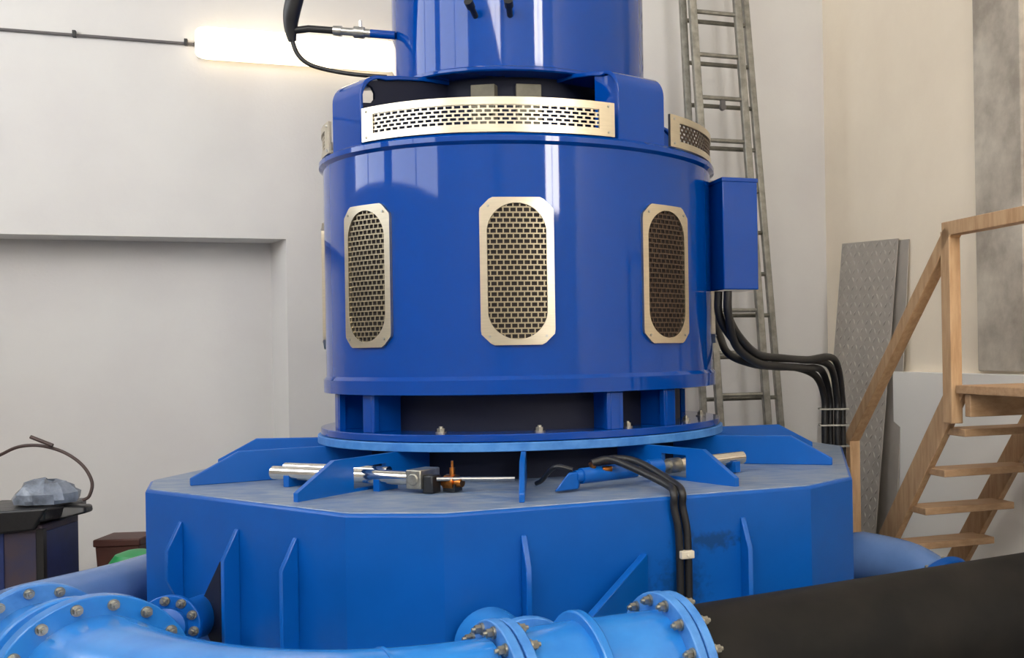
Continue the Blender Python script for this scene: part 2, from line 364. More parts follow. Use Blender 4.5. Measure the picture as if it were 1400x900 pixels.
def vent_meshes():
    n = 64; b = MB(); vs = []; zc = 1.96
    ks = []
    for k in range(n):
        o, i_ = oct_xy(k, n); ks.append((o, i_))
        if k == 0 or k == n // 2: pass
    # the two straight sides need extra points at the slot ends
    seq = []
    for k, (o, i_) in enumerate(ks):
        if k == 0: seq += [((VW, -OH + OW), (OW, -OH + OW)), ((VW, 0), (OW, 0)), ((VW, OH - OW), (OW, OH - OW))]
        elif k == n // 2: seq += [((-VW, OH - OW), (-OW, OH - OW)), ((-VW, 0), (-OW, 0)), ((-VW, -OH + OW), (-OW, -OH + OW))]
        else: seq.append((o, i_))
    m = len(seq)
    for o, i_ in seq:
        vs += [wrap(o[0], 0.0, zc + o[1]), wrap(o[0], 0.016, zc + o[1]), wrap(i_[0], 0.016, zc + i_[1]), wrap(i_[0], 0.0, zc + i_[1])]
    b.add(vs, [(k * 4 + q, ((k + 1) % m) * 4 + q, ((k + 1) % m) * 4 + (q + 1) % 4, k * 4 + (q + 1) % 4) for k in range(m) for q in range(4)])
    fm = b.mesh('vent_frame'); fm.materials.append(M['inox'])
    def ins(z):
        dz = abs(z); st = OH - OW; w = OW + 0.006; h = max(0, dz - st)
        return math.sqrt(max(0, w * w - h * h))
    s = MB(); screen(s, lambda z: ins(z - zc), -OW, OW, zc - OH + 0.002, zc + OH, 0.0290, 0.0232, 0.0056, 0.0060, 0.006, 0.010)
    sm = s.mesh('perforated_screen'); sm.materials.append(M['screen'])
    k = MB()
    for i in range(30):
        za, zb = zc - OH + i * OH / 15, zc - OH + (i + 1) * OH / 15; hw = ins((za + zb) / 2 - zc)
        slab(k, -hw, hw, za, zb, -0.01, 0.002, 1.0, 4)
    km = k.mesh('dark_backing'); km.materials.append(M['vent_darkness'])
    return fm, sm, km
VF, VS, VK = vent_meshes()
VD = VS.copy(); VD.materials[0] = M['screen_dim']
for az in (7.6, -35.6, 50.9, -84.5, 94.5):
    R0 = Matrix.Translation(AX) @ Matrix.Rotation(R_(az), 4, 'Z')
    v = inst('vent_frame', VF, gen, R0)
    def sub(name, me, mw, par=v):
        o = bpy.data.objects.new(name, me); COL.objects.link(o); o.parent = par; o.matrix_local = mw; return o
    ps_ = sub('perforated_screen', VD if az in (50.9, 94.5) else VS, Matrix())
    if az == 50.9: ps_['label'] = 'mesh screen coloured dark for its dim reflection'
    sub('dark_backing', VK, Matrix())
    for su, sz in ((-1, -1), (1, -1), (-1, 1), (1, 1)):
        u, z = su * 0.122, 1.96 + sz * 0.287; p = wrap(u, 0.016, z)
        sub('screw', SCREW, frame_mat(p, (p.x, p.y, 0)))
# band grilles between the arms
def band_meshes():
    R0 = 0.992; hw = R_(35.2) * R0; z0, z1 = 2.574, 2.728; iw = R_(30.8) * R0; iz0, iz1 = 2.606, 2.694
    b = MB()
    slab(b, -hw, hw, z0, iz0, 0, 0.014, R0, 48); slab(b, -hw, hw, iz1, z1, 0, 0.014, R0, 48)
    slab(b, -hw, -iw, iz0, iz1, 0, 0.014, R0, 4); slab(b, iw, hw, iz0, iz1, 0, 0.014, R0, 4)
    fm = b.mesh('band_grille'); fm.materials.append(M['inox'])
    s = MB(); screen(s, lambda z: iw + 0.004, -iw, iw, iz0, iz1, 0.0385, 0.0176, 0.0095, 0.0058, 0.003, 0.009, R0)
    sm = s.mesh('perforated_screen'); sm.materials.append(M['inox'])
    return fm, sm, hw
GF, GS, ghw = band_meshes()
GD = GS.copy(); GD.materials[0] = M['screen_dim']
for az in (-1.4, 88.6, 178.6, 268.6):
    R0 = Matrix.Translation(AX) @ Matrix.Rotation(R_(az), 4, 'Z')
    v = inst('band_grille', GF, gen, R0)
    def sub(name, me, mw, par=v):
        o = bpy.data.objects.new(name, me); COL.objects.link(o); o.parent = par; o.matrix_local = mw; return o
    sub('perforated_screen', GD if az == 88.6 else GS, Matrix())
    for su in (-1, 1):
        for z in (2.592, 2.71):
            p = wrap(su * (ghw - 0.03), 0.014, z, 0.992); sub('screw', SCREW, frame_mat(p, (p.x, p.y, 0)))
# terminal box on the right flank
tb = Vector((0.135, 5.5, 0)); 
tbx = obj('terminal_box', MB().prism([tb + Vector((0, 0, 1.905)), tb + TX * 0.193 + Vector((0, 0, 1.905)), tb + TX * 0.193 - NX * 0.24 + Vector((0, 0, 1.905)), tb - NX * 0.24 + Vector((0, 0, 1.905))], (0, 0, 0.555)), M['gen'], gen, 0.006)
obj('lid', MB().prism([tb + TX * a - NX * c + Vector((0, 0, 2.455)) for a, c in ((-.004, -.004), (.197, -.004), (.197, .244), (-.004, .244))], (0, 0, 0.022)), M['gen'], tbx, 0.004)

# ------------------------------------------------------------------ TURBINE CASING (lower, lighter blue)
DZ, AP, CH, PSI = 1.026, 1.687, 0.213, math.degrees(0.4202)
tur = thing('turbine_casing', 'light blue low polygonal turbine casing with gusset plates and fins under the generator', 'turbine', pol(0, 0, 0))
def corner(k, s, ap):
    n = R_(PSI + 60 * (k + s)); half = ap * math.tan(PI / 6) - CH; sg = 1 if s == 0 else -1
    return AX + Vector((math.sin(n), -math.cos(n), 0)) * ap + Vector((math.cos(n), math.sin(n), 0)) * (sg * half)
def hexa(ap):
    c = [corner(k, s, ap) for k in range(6) for s in (0, 1)]
    dl = (c[10] - c[9]) * 0.062; c[9] = c[9] + dl; c[8] = c[8] + dl
    return c
up = lambda pts, z: [p + Vector((0, 0, z)) for p in pts]
hb = MB(); hb.sharp = 20
obj('casing_body', hb.prism(up(hexa(AP), 0.0), (0, 0, DZ - 0.004)), M['turb_side'], tur, 0.012)
obj('deck_plate', MB().prism(up(hexa(AP - 0.014), DZ - 0.02), (0, 0, 0.02)), M['deck'], tur, 0.003)
obj('top_ring', MB().lathe([(1.045, 1.17), (1.045, 1.209), (0.5, 1.209), (0.5, 1.17)], seg=160), M['flange'], tur, 0.003)
obj('shaft_housing', MB().lathe([(0.82, DZ), (0.82, 1.172), (0.5, 1.172), (0.5, DZ)], seg=96), M['gen_shade'], tur)
for k in range(11):
    az = 8.4 + 360 / 11 * k; d = pol(1, az, 0) - AX; t_ = Vector((math.cos(R_(az)), math.sin(R_(az)), 0)); P = lambda r, z: AX + d * r + Vector((0, 0, z)) - t_ * 0.011
    top = lambda r: 1.169 if r <= 1.045 else 1.169 if r <= 1.43 else 1.169 - (r - 1.43) * 0.527
    g = MB()
    if k in (1, 10):                                       # slotted where an actuator rod passes through
        sa, sb = (1.15, 1.32) if k == 1 else (1.12, 1.32)
        zt = 1.138 if k == 1 else 1.128
        for pts in ([(0.82, DZ), (sa, DZ), (sa, top(sa)), (1.045, 1.169), (0.82, 1.169)], [(sb, DZ), (1.635, DZ), (1.635, DZ + 0.035), (1.43, 1.169), (sb, top(sb))], [(sa, DZ), (sb, DZ), (sb, DZ + 0.012), (sa, DZ + 0.012)], [(sa, zt), (sb, zt), (sb, top(sb)), (sa, top(sa))]):
            g.prism([P(r, z) for r, z in pts], t_ * 0.022)
    else:
        g.prism([P(0.82, DZ), P(1.635, DZ), P(1.635, DZ + 0.035), P(1.43, 1.169), P(1.045, 1.169), P(0.82, 1.169)], t_ * 0.022)
    obj('gusset', g, M['turb'], tur, 0.0 if k in (1, 10) else 0.004)
def add_stain(m, centre, sx, sz, col):
    nt = m.node_tree; b = nt.nodes['Principled BSDF']; L = nt.links
    tc = next(n for n in nt.nodes if n.type == 'TEX_COORD')
    mp = nt.nodes.new('ShaderNodeMapping'); mp.vector_type = 'TEXTURE'; mp.inputs['Location'].default_value = centre; mp.inputs['Scale'].default_value = (sx, sx, sz)
    ln = nt.nodes.new('ShaderNodeVectorMath'); ln.operation = 'LENGTH'
    nz_ = nt.nodes.new('ShaderNodeTexNoise'); nz_.inputs['Scale'].default_value = 38; nz_.inputs['Detail'].default_value = 4
    sub_ = nt.nodes.new('ShaderNodeMath'); sub_.operation = 'SUBTRACT'
    rp = nt.nodes.new('ShaderNodeMapRange'); rp.inputs['From Min'].default_value = 0.02; rp.inputs['From Max'].default_value = -0.30; rp.inputs['To Max'].default_value = 0.75
    mul = nt.nodes.new('ShaderNodeMath'); mul.operation = 'MULTIPLY'; mul.inputs[1].default_value = 0.62
    mx = nt.nodes.new('ShaderNodeMix'); mx.data_type = 'RGBA'; mx.inputs[7].default_value = col
    L.new(tc.outputs['Object'], mp.inputs[0]); L.new(mp.outputs[0], ln.inputs[0]); L.new(tc.outputs['Object'], nz_.inputs[0])
    L.new(ln.outputs['Value'], mul.inputs[0]); L.new(mul.outputs[0], sub_.inputs[0]); L.new(nz_.outputs[0], sub_.inputs[1])
    L.new(sub_.outputs[0], rp.inputs[0]); L.new(rp.outputs[0], mx.inputs[0])
    src = b.inputs['Base Color'].links[0].from_socket; L.new(src, mx.inputs[6]); L.new(mx.outputs[2], b.inputs['Base Color'])
# stiffener fins on the faces
def face_pt(k, s, z): n = R_(PSI + 60 * k); return AX + Vector((math.sin(n), -math.cos(n), 0)) * AP + Vector((math.cos(n), math.sin(n), 0)) * s + Vector((0, 0, z))
def fin(k, s, z1, low=0.06, dep=0.07, bottom=None):
    n = R_(PSI + 60 * k); d = Vector((math.sin(n), -math.cos(n), 0)); t_ = Vector((math.cos(n), math.sin(n), 0))
    pts = [face_pt(k, s, z1), face_pt(k, s, z1 - 0.0) + d * 0.008, face_pt(k, s, z1 - 0.115) + d * dep]
    if bottom: pts += [face_pt(k, s, bottom + 0.12) + d * dep, face_pt(k, s, bottom) + d * 0.008, face_pt(k, s, bottom)]
    else: pts += [face_pt(k, s, low) + d * dep, face_pt(k, s, low)]
    obj('fin', MB().prism([p - t_ * 0.011 for p in pts], t_ * 0.022), M['turb'], tur, 0.003)
add_stain(M['turb_side'], face_pt(0, 0.30, 0.835) - AX, 0.20, 0.055, lin(10, 52, 98))
add_stain(M['turb_side'], face_pt(0, 0.16, 0.66) - AX, 0.16, 0.16, lin(6, 56, 112))
FINS = [(-1, -0.369, 0.905, 0.545), (-1, 0.059, 0.91, None), (-1, 0.457, 0.91, None), (0, -0.467, 0.922, 0.47), (0, 0.441, 0.917, None)]
for k, s, z1, bt in FINS: fin(k, s, z1, bottom=bt)
# slanting brace plate right of the front, and a triangle coloured as shade under the second left fin
def tri(pts, th, name='brace_or_shade_plate', m='turb'):
    a, b, c = [Vector(p) for p in pts]; n = (b - a).cross(c - a).normalized() * th
    obj(name, MB().prism([p - n / 2 for p in (a, b, c)], n), M[m], tur, 0.003)
fb = face_pt(0, 0.0, 0)

# ------------------------------------------------------------------ pipework
def flange(parent, p, ax, ro, ri, th=0.032, nb=12, rb=None, side=1, phase=0.0, both=False, name='flange', m='flange'):
    ax = Vector(ax).normalized(); p = Vector(p)
    fm = MB().ring(p - ax * th, p + ax * th, ro, ri) if not both else MB().ring(p - ax * th, p - ax * 0.004, ro, ri).ring(p + ax * 0.004, p + ax * th, ro * 0.985, ri).ring(p - ax * 0.004, p + ax * 0.004, ro * 0.95, ri)
    f = obj(name, fm, M[m], parent, 0.004, origin=p)
    # groove where the two halves meet
    rb = rb or (ro + ri) / 2 + 0.012; ref = Vector((0, 0, 1)); u = ax.cross(ref).normalized(); w = u.cross(ax).normalized()
    for k in range(nb):
        a = 2 * PI * (k + phase) / nb; q = p + (u * math.sin(a) + w * math.cos(a)) * rb
        for sd in ((1, -1) if both else (side,)):
            o = bpy.data.objects.new('bolt', BOLT); COL.objects.link(o); o.parent = f
            o.matrix_local = Matrix.Translation(-p) @ frame_mat(q + ax * (th * sd), ax * sd)
    return f
PD = Vector((math.cos(R_(31)), math.sin(R_(31)), 0))       # run of the front pipe
F2c = Vector((-0.11, 3.40, 0.56))                          # right flange pair
def along(s): return F2c + PD * s
S1 = -0.545                                                # left flange pair, along the run
# black pipe
bp = thing('black_pipe', 'thick black plastic pipe running from the front blue flange to the right wall', 'pipe', along(0.3))
obj('pipe_wall', MB().tube([along(0.06 + 3.1 * k / 12) for k in range(13)], 0.222, 64), M['hdpe'], bp)
# tee piece
tee = thing('tee_pipe', 'short light blue tee pipe between two bolted flange pairs in front of the casing', 'pipe', along(-0.27))
obj('pipe_wall', MB().tube([along(s) for s in (S1 + 0.03, S1 + 0.12, -0.30, -0.03)], [0.225, 0.232, 0.232, 0.226], 64), M['pipe'], tee)
flange(tee, along(0), PD, 0.282, 0.20, 0.034, 16, 0.256, -1, 0.5, both=True)
flange(tee, along(S1), PD, 0.272, 0.19, 0.034, 16, 0.246, -1, 0.25, both=True)
obj('collar', MB().ring(along(-0.315), along(-0.285), 0.262, 0.20), M['pipe'], tee, 0.006)
# branch from the tee to the casing
nrm = Vector((math.sin(R_(PSI)), -math.cos(R_(PSI)), 0))
bt0 = along(-0.36); bt1 = bt0 + Vector((-0.46, 0.89, 0)).normalized() * 0.62
obj('branch_pipe', MB().tube([bt0, bt1 + (bt1 - bt0) * 0.25], 0.125, 40), M['pipe'], tee)
flange(tee, bt0 + (bt1 - bt0) * 0.56, bt1 - bt0, 0.18, 0.12, 0.02, 12, 0.158, 1)
# left elbow
elb = thing('elbow_pipe', 'wide light blue pipe bend curving from the left flange to the tee', 'pipe', (-1.2, 3.0, 0))
F1 = Vector((-1.945, 3.45, 0.548)); D1 = Vector((1, -1, 0)).normalized()
E1 = along(S1 - 0.040)
bb = (lambda a, d, c, e: (a[0] * 0 + ((c[0] - a[0]) * (e[1]) - (c[1] - a[1]) * (e[0])) / (d[0] * e[1] - d[1] * e[0])))(F1, D1, E1, PD)
Q1 = F1 + D1 * bb; Q1.z = 0.557
path = bez(F1, Q1, E1, 28); nP = len(path)
obj('pipe_wall', MB().tube(path, [0.240 - 0.018 * i / (nP - 1) for i in range(nP)], 64), M['pipe'], elb)
flange(elb, F1, D1, 0.302, 0.22, 0.03, 16, 0.272, 1, 0.5, both=False, m='pipe')
obj('weld_seam', MB().ring(path[22] - PD * 0.004, path[22] + PD * 0.004, 0.231, 0.2), M['pipe'], elb)
# reducer and small bend behind the elbow, then the ring pipe on the left
F0 = Vector((-2.408, 3.913, 0.548))
red = thing('reducer_pipe', 'blue reducer behind the big left flange with its own bolted flange', 'pipe', (-2.1, 3.65, 0))
r0 = F0 + D1 * 0.029; r1 = F1 - D1 * 0.038; dd = r1 - r0
obj('pipe_wall', MB().tube([r0 + dd * k / 10 for k in range(11)], [0.18 + 0.055 * k / 10 for k in range(11)], 56), M['pipe'], red)
flange(red, F0, D1, 0.246, 0.17, 0.028, 14, 0.220, 1, 0.3)
obj('rib', MB().ring(r0 + dd * 0.55, r0 + dd * 0.62, 0.252, 0.19), M['pipe'], red, 0.006)
lp = thing('ring_pipe', 'slimmer dusty blue pipe running back past the left side of the casing', 'pipe', (-2.7, 4.8, 0))
ps = bez(F0 - D1 * 0.036, Vector((-3.02, 4.46, 0.505)), Vector((-2.91, 4.74, 0.50)), 12) + [Vector((-2.86, 5.0, 0.49)), Vector((-2.835, 5.3, 0.475)), Vector((-2.82, 5.8, 0.46)), Vector((-2.82, 6.3, 0.46))]
ps = [p for p in ps]
obj('pipe_wall', MB().tube(ps, [0.17 - 0.035 * min(1, i / 8) for i in range(len(ps))], 40), M['pipe_dk'], lp)
# small nozzle branch in front of the left face
nz = thing('nozzle_branch', 'small blue nozzle with bolted flange low on the left face of the casing', 'nozzle', (-1.9, 4.2, 0))
nd = Vector((0.10, -0.98, 0.12)).normalized(); n0 = Vector((-2.02, 4.10, 0.585))
obj('nozzle_tube', MB().tube([n0 + nd * 0.0, n0 - nd * 0.395], [0.075, 0.085], 32), M['turb'], nz)
flange(nz, n0, nd, 0.118, 0.03, 0.016, 10, 0.097, 1, 0.2, m='turb')
obj('end_cap', MB().tube([n0 + nd * 0.01, n0 + nd * 0.035, n0 + nd * 0.05], [0.075, 0.07, 0.03], 24), M['turb'], nz)
# right ring pipe
rp = thing('ring_pipe', 'short dusty blue bent pipe beside the right end of the casing below the stairs', 'pipe', (1.1, 5.9, 0))
rps = spline([(0.90, 6.02, 0.43), (0.90, 6.0, 0.44), (1.13, 5.85, 0.40), (1.28, 5.62, 0.30), (1.32, 5.4, 0.22)], 6)
obj('pipe_wall', MB().tube(rps, 0.135, 36), M['pipe_dk'], rp)
flange(rp, (1.262, 5.66, 0.315), Vector((0.12, -0.24, -0.10)), 0.195, 0.12, 0.026, 10, 0.168, -1, 0.1, m='turb')

# triangle with a gap's shade as its colour beside the nozzle, brace plate at the right front (parts of the casing)
nl = Vector((math.sin(R_(PSI - 60)), -math.cos(R_(PSI - 60)), 0))
tri([face_pt(-1, 0.045, 0.79) + nl * 0.065, face_pt(-1, 0.045, 0.36) + nl * 0.065, face_pt(-1, -0.19, 0.56) + nl * 0.03], 0.012, m='gen_shade')
c0 = face_pt(0, 0.012, 0.81)
tri([c0, face_pt(0, 0.012, 0.45), Vector((-0.40, 3.76, 0.675))], 0.03)

# ------------------------------------------------------------------ actuators on the deck
def rodthing(name, label, cat, loc, group=None): return thing(name, label, cat, loc, group)
a1 = rodthing('steel_actuator', 'bright steel twin-rod actuator lying on the deck at front left', 'actuator', (-1.55, 4.82, DZ))
p0, p1 = Vector((-1.90, 4.825, 1.085)), Vector((-1.165, 4.496, 1.085)); ad = (p1 - p0).normalized(); sd = Vector((0, 0, 1)).cross(ad)
obj('barrel', MB().rod(p0, p1, 0.030, 24), M['chrome'], a1)
obj('tie_rod', MB().rod(p0 + sd * 0.07 + Vector((0, 0, .015)), p1 + sd * 0.07 - ad * 0.22 + Vector((0, 0, .015)), 0.022, 20), M['chrome'], a1)
obj('end_block', MB().box(p1 + sd * 0.02, (0.075, 0.13, 0.08), ad).rod(p1 - sd * 0.05, p1 + sd * 0.10, 0.026, 16), M['zinc'], a1, 0.005)
obj('clevis', MB().box(p1 + ad * 0.06 - Vector((0, 0, .02)), (0.05, 0.06, 0.075), ad), M['darkbolt'], a1, 0.006)
for q in (0.10, 0.60): obj('saddle', MB().box(p0 + ad * q + sd * 0.03 - Vector((0, 0, .033)), (0.03, 0.12, 0.05), ad), M['turb'], a1)
p2 = p1 + ad * 0.85
p2 = Vector((-0.775, 4.52, 1.075))
a1b = rodthing('link_rod', 'thin steel link rod with brass fitting between actuator and front gusset', 'rod', (-1.0, 4.50, DZ))
obj('rod', MB().rod(p1 + ad * 0.085, p2, 0.009, 12), M['steel'], a1b)
bc = Vector((-1.03, 4.497, 1.066))
obj('fitting', MB().tube([bc + ad * s for s in (-0.05, -0.03, -0.03, 0.02, 0.02, 0.05)], [0.018, 0.02, 0.034, 0.034, 0.022, 0.018], 12).rod(bc, bc + Vector((0, 0, 0.062)), 0.012, 10).rod(bc + Vector((0, 0, 0.062)), bc + Vector((0, 0, 0.09)), 0.006, 8), M['brass'], a1b)
obj('foot', MB().box(bc - Vector((0, 0, 0.02)), (0.06, 0.05, 0.03), ad), M['darkbolt'], a1b)
# blue hydraulic cylinder
hy = rodthing('hydraulic_cylinder', 'blue hydraulic cylinder with white band and polished rod through the right gusset', 'cylinder', (-0.35, 4.62, DZ))
h0, h1 = Vector((-0.54, 4.445, 1.085)), Vector((-0.18, 4.759, 1.088)); hd = (h1 - h0).normalized()
obj('barrel', MB().tube([h0 + hd * 0.03, h0 + hd * 0.06, h0 + hd * 0.06, h1], [0.026, 0.026, 0.033, 0.033], 24), M['turb'], hy)
obj('gland', MB().tube([h1 - hd * 0.07, h1 + hd * 0.005], 0.038, 24), M['turb'], hy)
obj('label_band', MB().tube([h1 - hd * 0.135, h1 - hd * 0.105], 0.0338, 24), M['white'], hy)
obj('rod_eye', MB().tube([h1, h1 + hd * 0.05, h1 + hd * 0.05, h1 + hd * 0.11], [0.02, 0.02, 0.034, 0.034], 20), M['zinc'], hy)
obj('bracket', MB().prism([h0 + hd * 0.06 + Vector((0, -.025, .02)), h0 - hd * 0.0 + Vector((0, -.025, .02)), h0 - hd * 0.07 + Vector((0, -.025, -.05)), h0 + hd * 0.05 + Vector((0, -.025, -.05))], (0, 0.05, 0)), M['turb'], hy, 0.006)
obj('port', MB().rod(h0 + hd * 0.13, h0 + hd * 0.13 + Vector((-.01, -.02, 0.05)), 0.014, 12).rod(h0 + hd * 0.17 + Vector((0, -.02, .02)), h0 + hd * 0.22 + Vector((0, -.035, .02)), 0.013, 12), M['brass'], hy)
obj('rod', MB().rod(h1 + hd * 0.10, h1 + hd * 0.50, 0.030, 24), M['chrome'], hy, label='polished rod end beyond the gusset')
for q in (0.27, 0.43): obj('saddle', MB().box(h1 + hd * q - Vector((0, 0, .035)), (0.03, 0.09, 0.05), hd), M['turb'], hy)
# hydraulic hoses over the casing edge
for i, (dx, lab) in enumerate(((0.0, 'black hydraulic hose from the blue cylinder down the casing face, left of two'), (0.04, 'black hydraulic hose from the blue cylinder down the casing face, right of two'))):
    edge = face_pt(0, 0.13 + dx * 0.9, 0) + nrm * 0.025; ei = edge - nrm * 0.075
    pts = [h0 + hd * (0.13 + dx) + Vector((-.01, -.02, 0.05)), h0 + hd * (0.20 + dx * 1.2) + Vector((0, -.05, 0.062)), h0 + hd * 0.30 + hd * dx * 1.3 + Vector((dx * .6, -0.16, 0.045)), Vector((ei.x, ei.y, DZ + 0.04)), Vector((edge.x, edge.y, DZ + 0.012)), Vector((edge.x, edge.y, DZ - 0.04)), Vector((edge.x + 0.015, edge.y, 0.9)), Vector((edge.x + 0.02, edge.y, 0.78)), Vector((edge.x + 0.02, edge.y, 0.55)), Vector((edge.x + 0.02, edge.y + 0.0, 0.3))]
    o = obj('hydraulic_hose', MB().tube(spline(pts, 8), 0.0155, 12), M['rubber']); tag(o, lab, 'hose', 'hoses down the casing face')
edge = face_pt(0, 0.15, 0.80) + nrm * 0.04
o = obj('hose_clamp', MB().box(edge + Vector((0.02, 0, 0.0)), (0.055, 0.045, 0.03), (math.cos(R_(PSI)), math.sin(R_(PSI)), 0)).rod(edge + nrm * 0.02 + Vector((0.02, 0, 0)), edge + nrm * 0.03 + Vector((0.02, 0, 0)), 0.008, 8), M['beige'], bevel=0.003); tag(o, 'small pale clamp holding the two hoses on the casing face', 'clamp')
pts = [h0 + hd * 0.02 + Vector((0, 0, 0.03)), h0 + Vector((-0.06, 0.03, 0.04)), Vector((-0.67, 4.58, 1.06)), Vector((-0.70, 4.62, 1.042))]
tag(obj('thin_hose', MB().tube(spline(pts, 8), 0.010, 10), M['rubber']), 'thin black hose lying behind the front gusset on the deck', 'hose')

# ------------------------------------------------------------------ power cables from the terminal box
def cab(pts, r, lab):
    o = obj('power_cable', MB().tube(spline(pts, 10), r, 14), M['rubber']); return tag(o, lab, 'cable', 'power cables from the terminal box')
labs = ['black power cable on the left side of the strapped upright run', 'black power cable second from left in the strapped upright run', 'black power cable second from right in the strapped upright run', 'black power cable on the right side of the strapped upright run']
ZUP = Vector((0, 0, 1))
for i in range(4):
    hi, bk = i // 2, i % 2
    pv = Vector((0.88, -0.47, 0)) * (0.048 * (bk - 0.5)); kz = 0.048 * (hi - 0.5)
    vx = 0.776 + 0.039 * i; vy = 6.72 + 0.048 * bk
    st = [Vector((0.108 + 0.047 * bk, 5.52 + 0.05 * hi, 1.898)), Vector((0.110 + 0.047 * bk, 5.54 + 0.05 * hi, 1.78)), Vector((0.175 + 0.016 * hi, 5.66, 1.645 + kz)) + pv, Vector((0.30, 5.87, 1.548 + kz)) + pv, Vector((0.46, 6.13, 1.522 + kz)) + pv, Vector((0.61 + 0.3 * kz, 6.39, 1.508 + kz)) + pv, Vector((0.715 + 0.040 * i, 6.60 + 0.048 * bk, 1.425 + 0.034 * i)), Vector((vx, vy, 1.29)), Vector((vx, vy, 1.1)), Vector((vx, vy, 0.5)), Vector((vx, vy, 0.0))]
    if i == 0:
        st = [Vector((0.085, 6.12, 1.80)), Vector((0.122, 5.99, 1.67)), Vector((0.165, 5.89, 1.575)), Vector((0.29, 5.93, 1.52))] + st[4:]
    cab(st, 0.0215, labs[i])
strap_b = thing('cable_straps', 'thin grey horizontal straps binding the upright black cables', 'strap', (0.82, 6.74, 0))
for z in (1.22, 1.12, 0.99, 0.85, 0.7):
    obj('strap', MB().box((0.8345, 6.691, z), (0.180, 0.006, 0.010)).box((0.8345, 6.798, z), (0.178, 0.006, 0.010)).box((0.7475, 6.7445, z), (0.006, 0.11, 0.010)).box((0.9215, 6.7445, z), (0.006, 0.11, 0.010)), M['alu'], strap_b)

# ------------------------------------------------------------------ hose and fitting at the top left
hs = thing('hose_fitting', 'black hose and drooping cable with steel valve fitting plugged into the top drum', 'hose fitting', (-1.8, 5.3, 3.2))
Yh = 5.42
q = lambda x, y, z: Vector((x, y, z))
eA, eB = q(-1.492, Yh, 3.20), q(-2.035, Yh - 0.06, 3.235)
ed = (eB - eA).normalized()
obj('stub', MB().rod(eA - ed * 0.0, eA + ed * 0.13, 0.021, 16), M['gen'], hs)
obj('valve', MB().tube([eA + ed * s for s in (0.12, 0.15, 0.15, 0.20, 0.20, 0.26, 0.26, 0.30)], [0.022, 0.022, 0.03, 0.03, 0.02, 0.02, 0.027, 0.024], 12).rod(eA + ed * 0.17, eA + ed * 0.17 + ZUP * 0.06, 0.008, 8), M['steel'], hs)
obj('sleeve', MB().tube([eA + ed * 0.29, eA + ed * 0.42, q(-1.99, 5.36, 3.212)], 0.0175, 14), M['rubber'], hs)
cp = spline([q(-1.86, 5.2, 4.6), q(-1.88, 5.28, 3.62), q(-1.945, 5.32, 3.40), q(-1.978, 5.34, 3.30), q(-1.992, 5.36, 3.23), q(-1.988, 5.37, 3.165), q(-1.965, 5.38, 3.10), q(-1.915, 5.39, 3.055), q(-1.83, 5.41, 3.03), q(-1.7, 5.42, 3.008), q(-1.545, 5.45, 3.0)], 10)
kr = [0.042, 0.042, 0.042, 0.040, 0.032, 0.019, 0.011, 0.011, 0.011, 0.011, 0.011]
obj('thick_hose', MB().tube(cp[:51], [kr[i // 10] + (kr[min(10, i // 10 + 1)] - kr[i // 10]) * (i % 10) / 10 for i in range(51)], 16), M['rubber'], hs)
obj('thin_cable', MB().tube(cp[48:], 0.011, 10), M['rubber'], hs)

# ------------------------------------------------------------------ wall lamp and conduit
lamp = thing('wall_lamp', 'lit white fluorescent batten lamp mounted on the back wall', 'lamp', W(4.23, 0, 3.81))
dm = MB(); pr = [(b_, z) for b_, z in ((0.03, 3.70), (0.08, 3.69), (0.13, 3.72), (0.15, 3.80), (0.13, 3.89), (0.08, 3.92), (0.03, 3.915))]
rings = [(4.908, .72), (4.895, .86), (4.87, .96), (4.83, 1.0), (3.63, 1.0), (3.59, .96), (3.57, .86), (3.56, .72)]
vs = [W(a, 0.03 + (b_ - 0.03) * k, 3.805 + (z - 3.805) * k) for a, k in rings for b_, z in pr]; n_ = len(pr)
dm.add(vs, [(i * n_ + j, i * n_ + (j + 1) % n_, (i + 1) * n_ + (j + 1) % n_, (i + 1) * n_ + j) for i in range(len(rings) - 1) for j in range(n_)] + [tuple(range(n_)), tuple(range((len(rings) - 1) * n_, len(rings) * n_))])
dm.sharp = 60
obj('diffuser', dm, M['lamp'], lamp)
obj('housing', MB().prism([W(4.90, 0.0, 3.715), W(3.565, 0.0, 3.715), W(3.565, 0.028, 3.715), W(4.90, 0.028, 3.715)], (0, 0, 0.185)), M['lamp_body'], lamp)
con = thing('wall_conduit', 'thin grey cable conduit running along the back wall to the lamp', 'conduit', W(5.9, 0, 3.81))
obj('tube', MB().tube([W(7.9, 0.016, 3.815), W(4.9, 0.016, 3.805)], 0.0105, 10), M['conduit'], con)
for a in (4.972, 5.66, 6.4, 7.1): obj('clip', MB().box(W(a, 0.018, 3.815), (0.022, 0.036, 0.045), TX), M['rubber'], con, 0.003)
obj('gland', MB().tube([W(4.915, 0.016, 3.805), W(4.885, 0.03, 3.805)], 0.018, 10), M['rubber'], con)

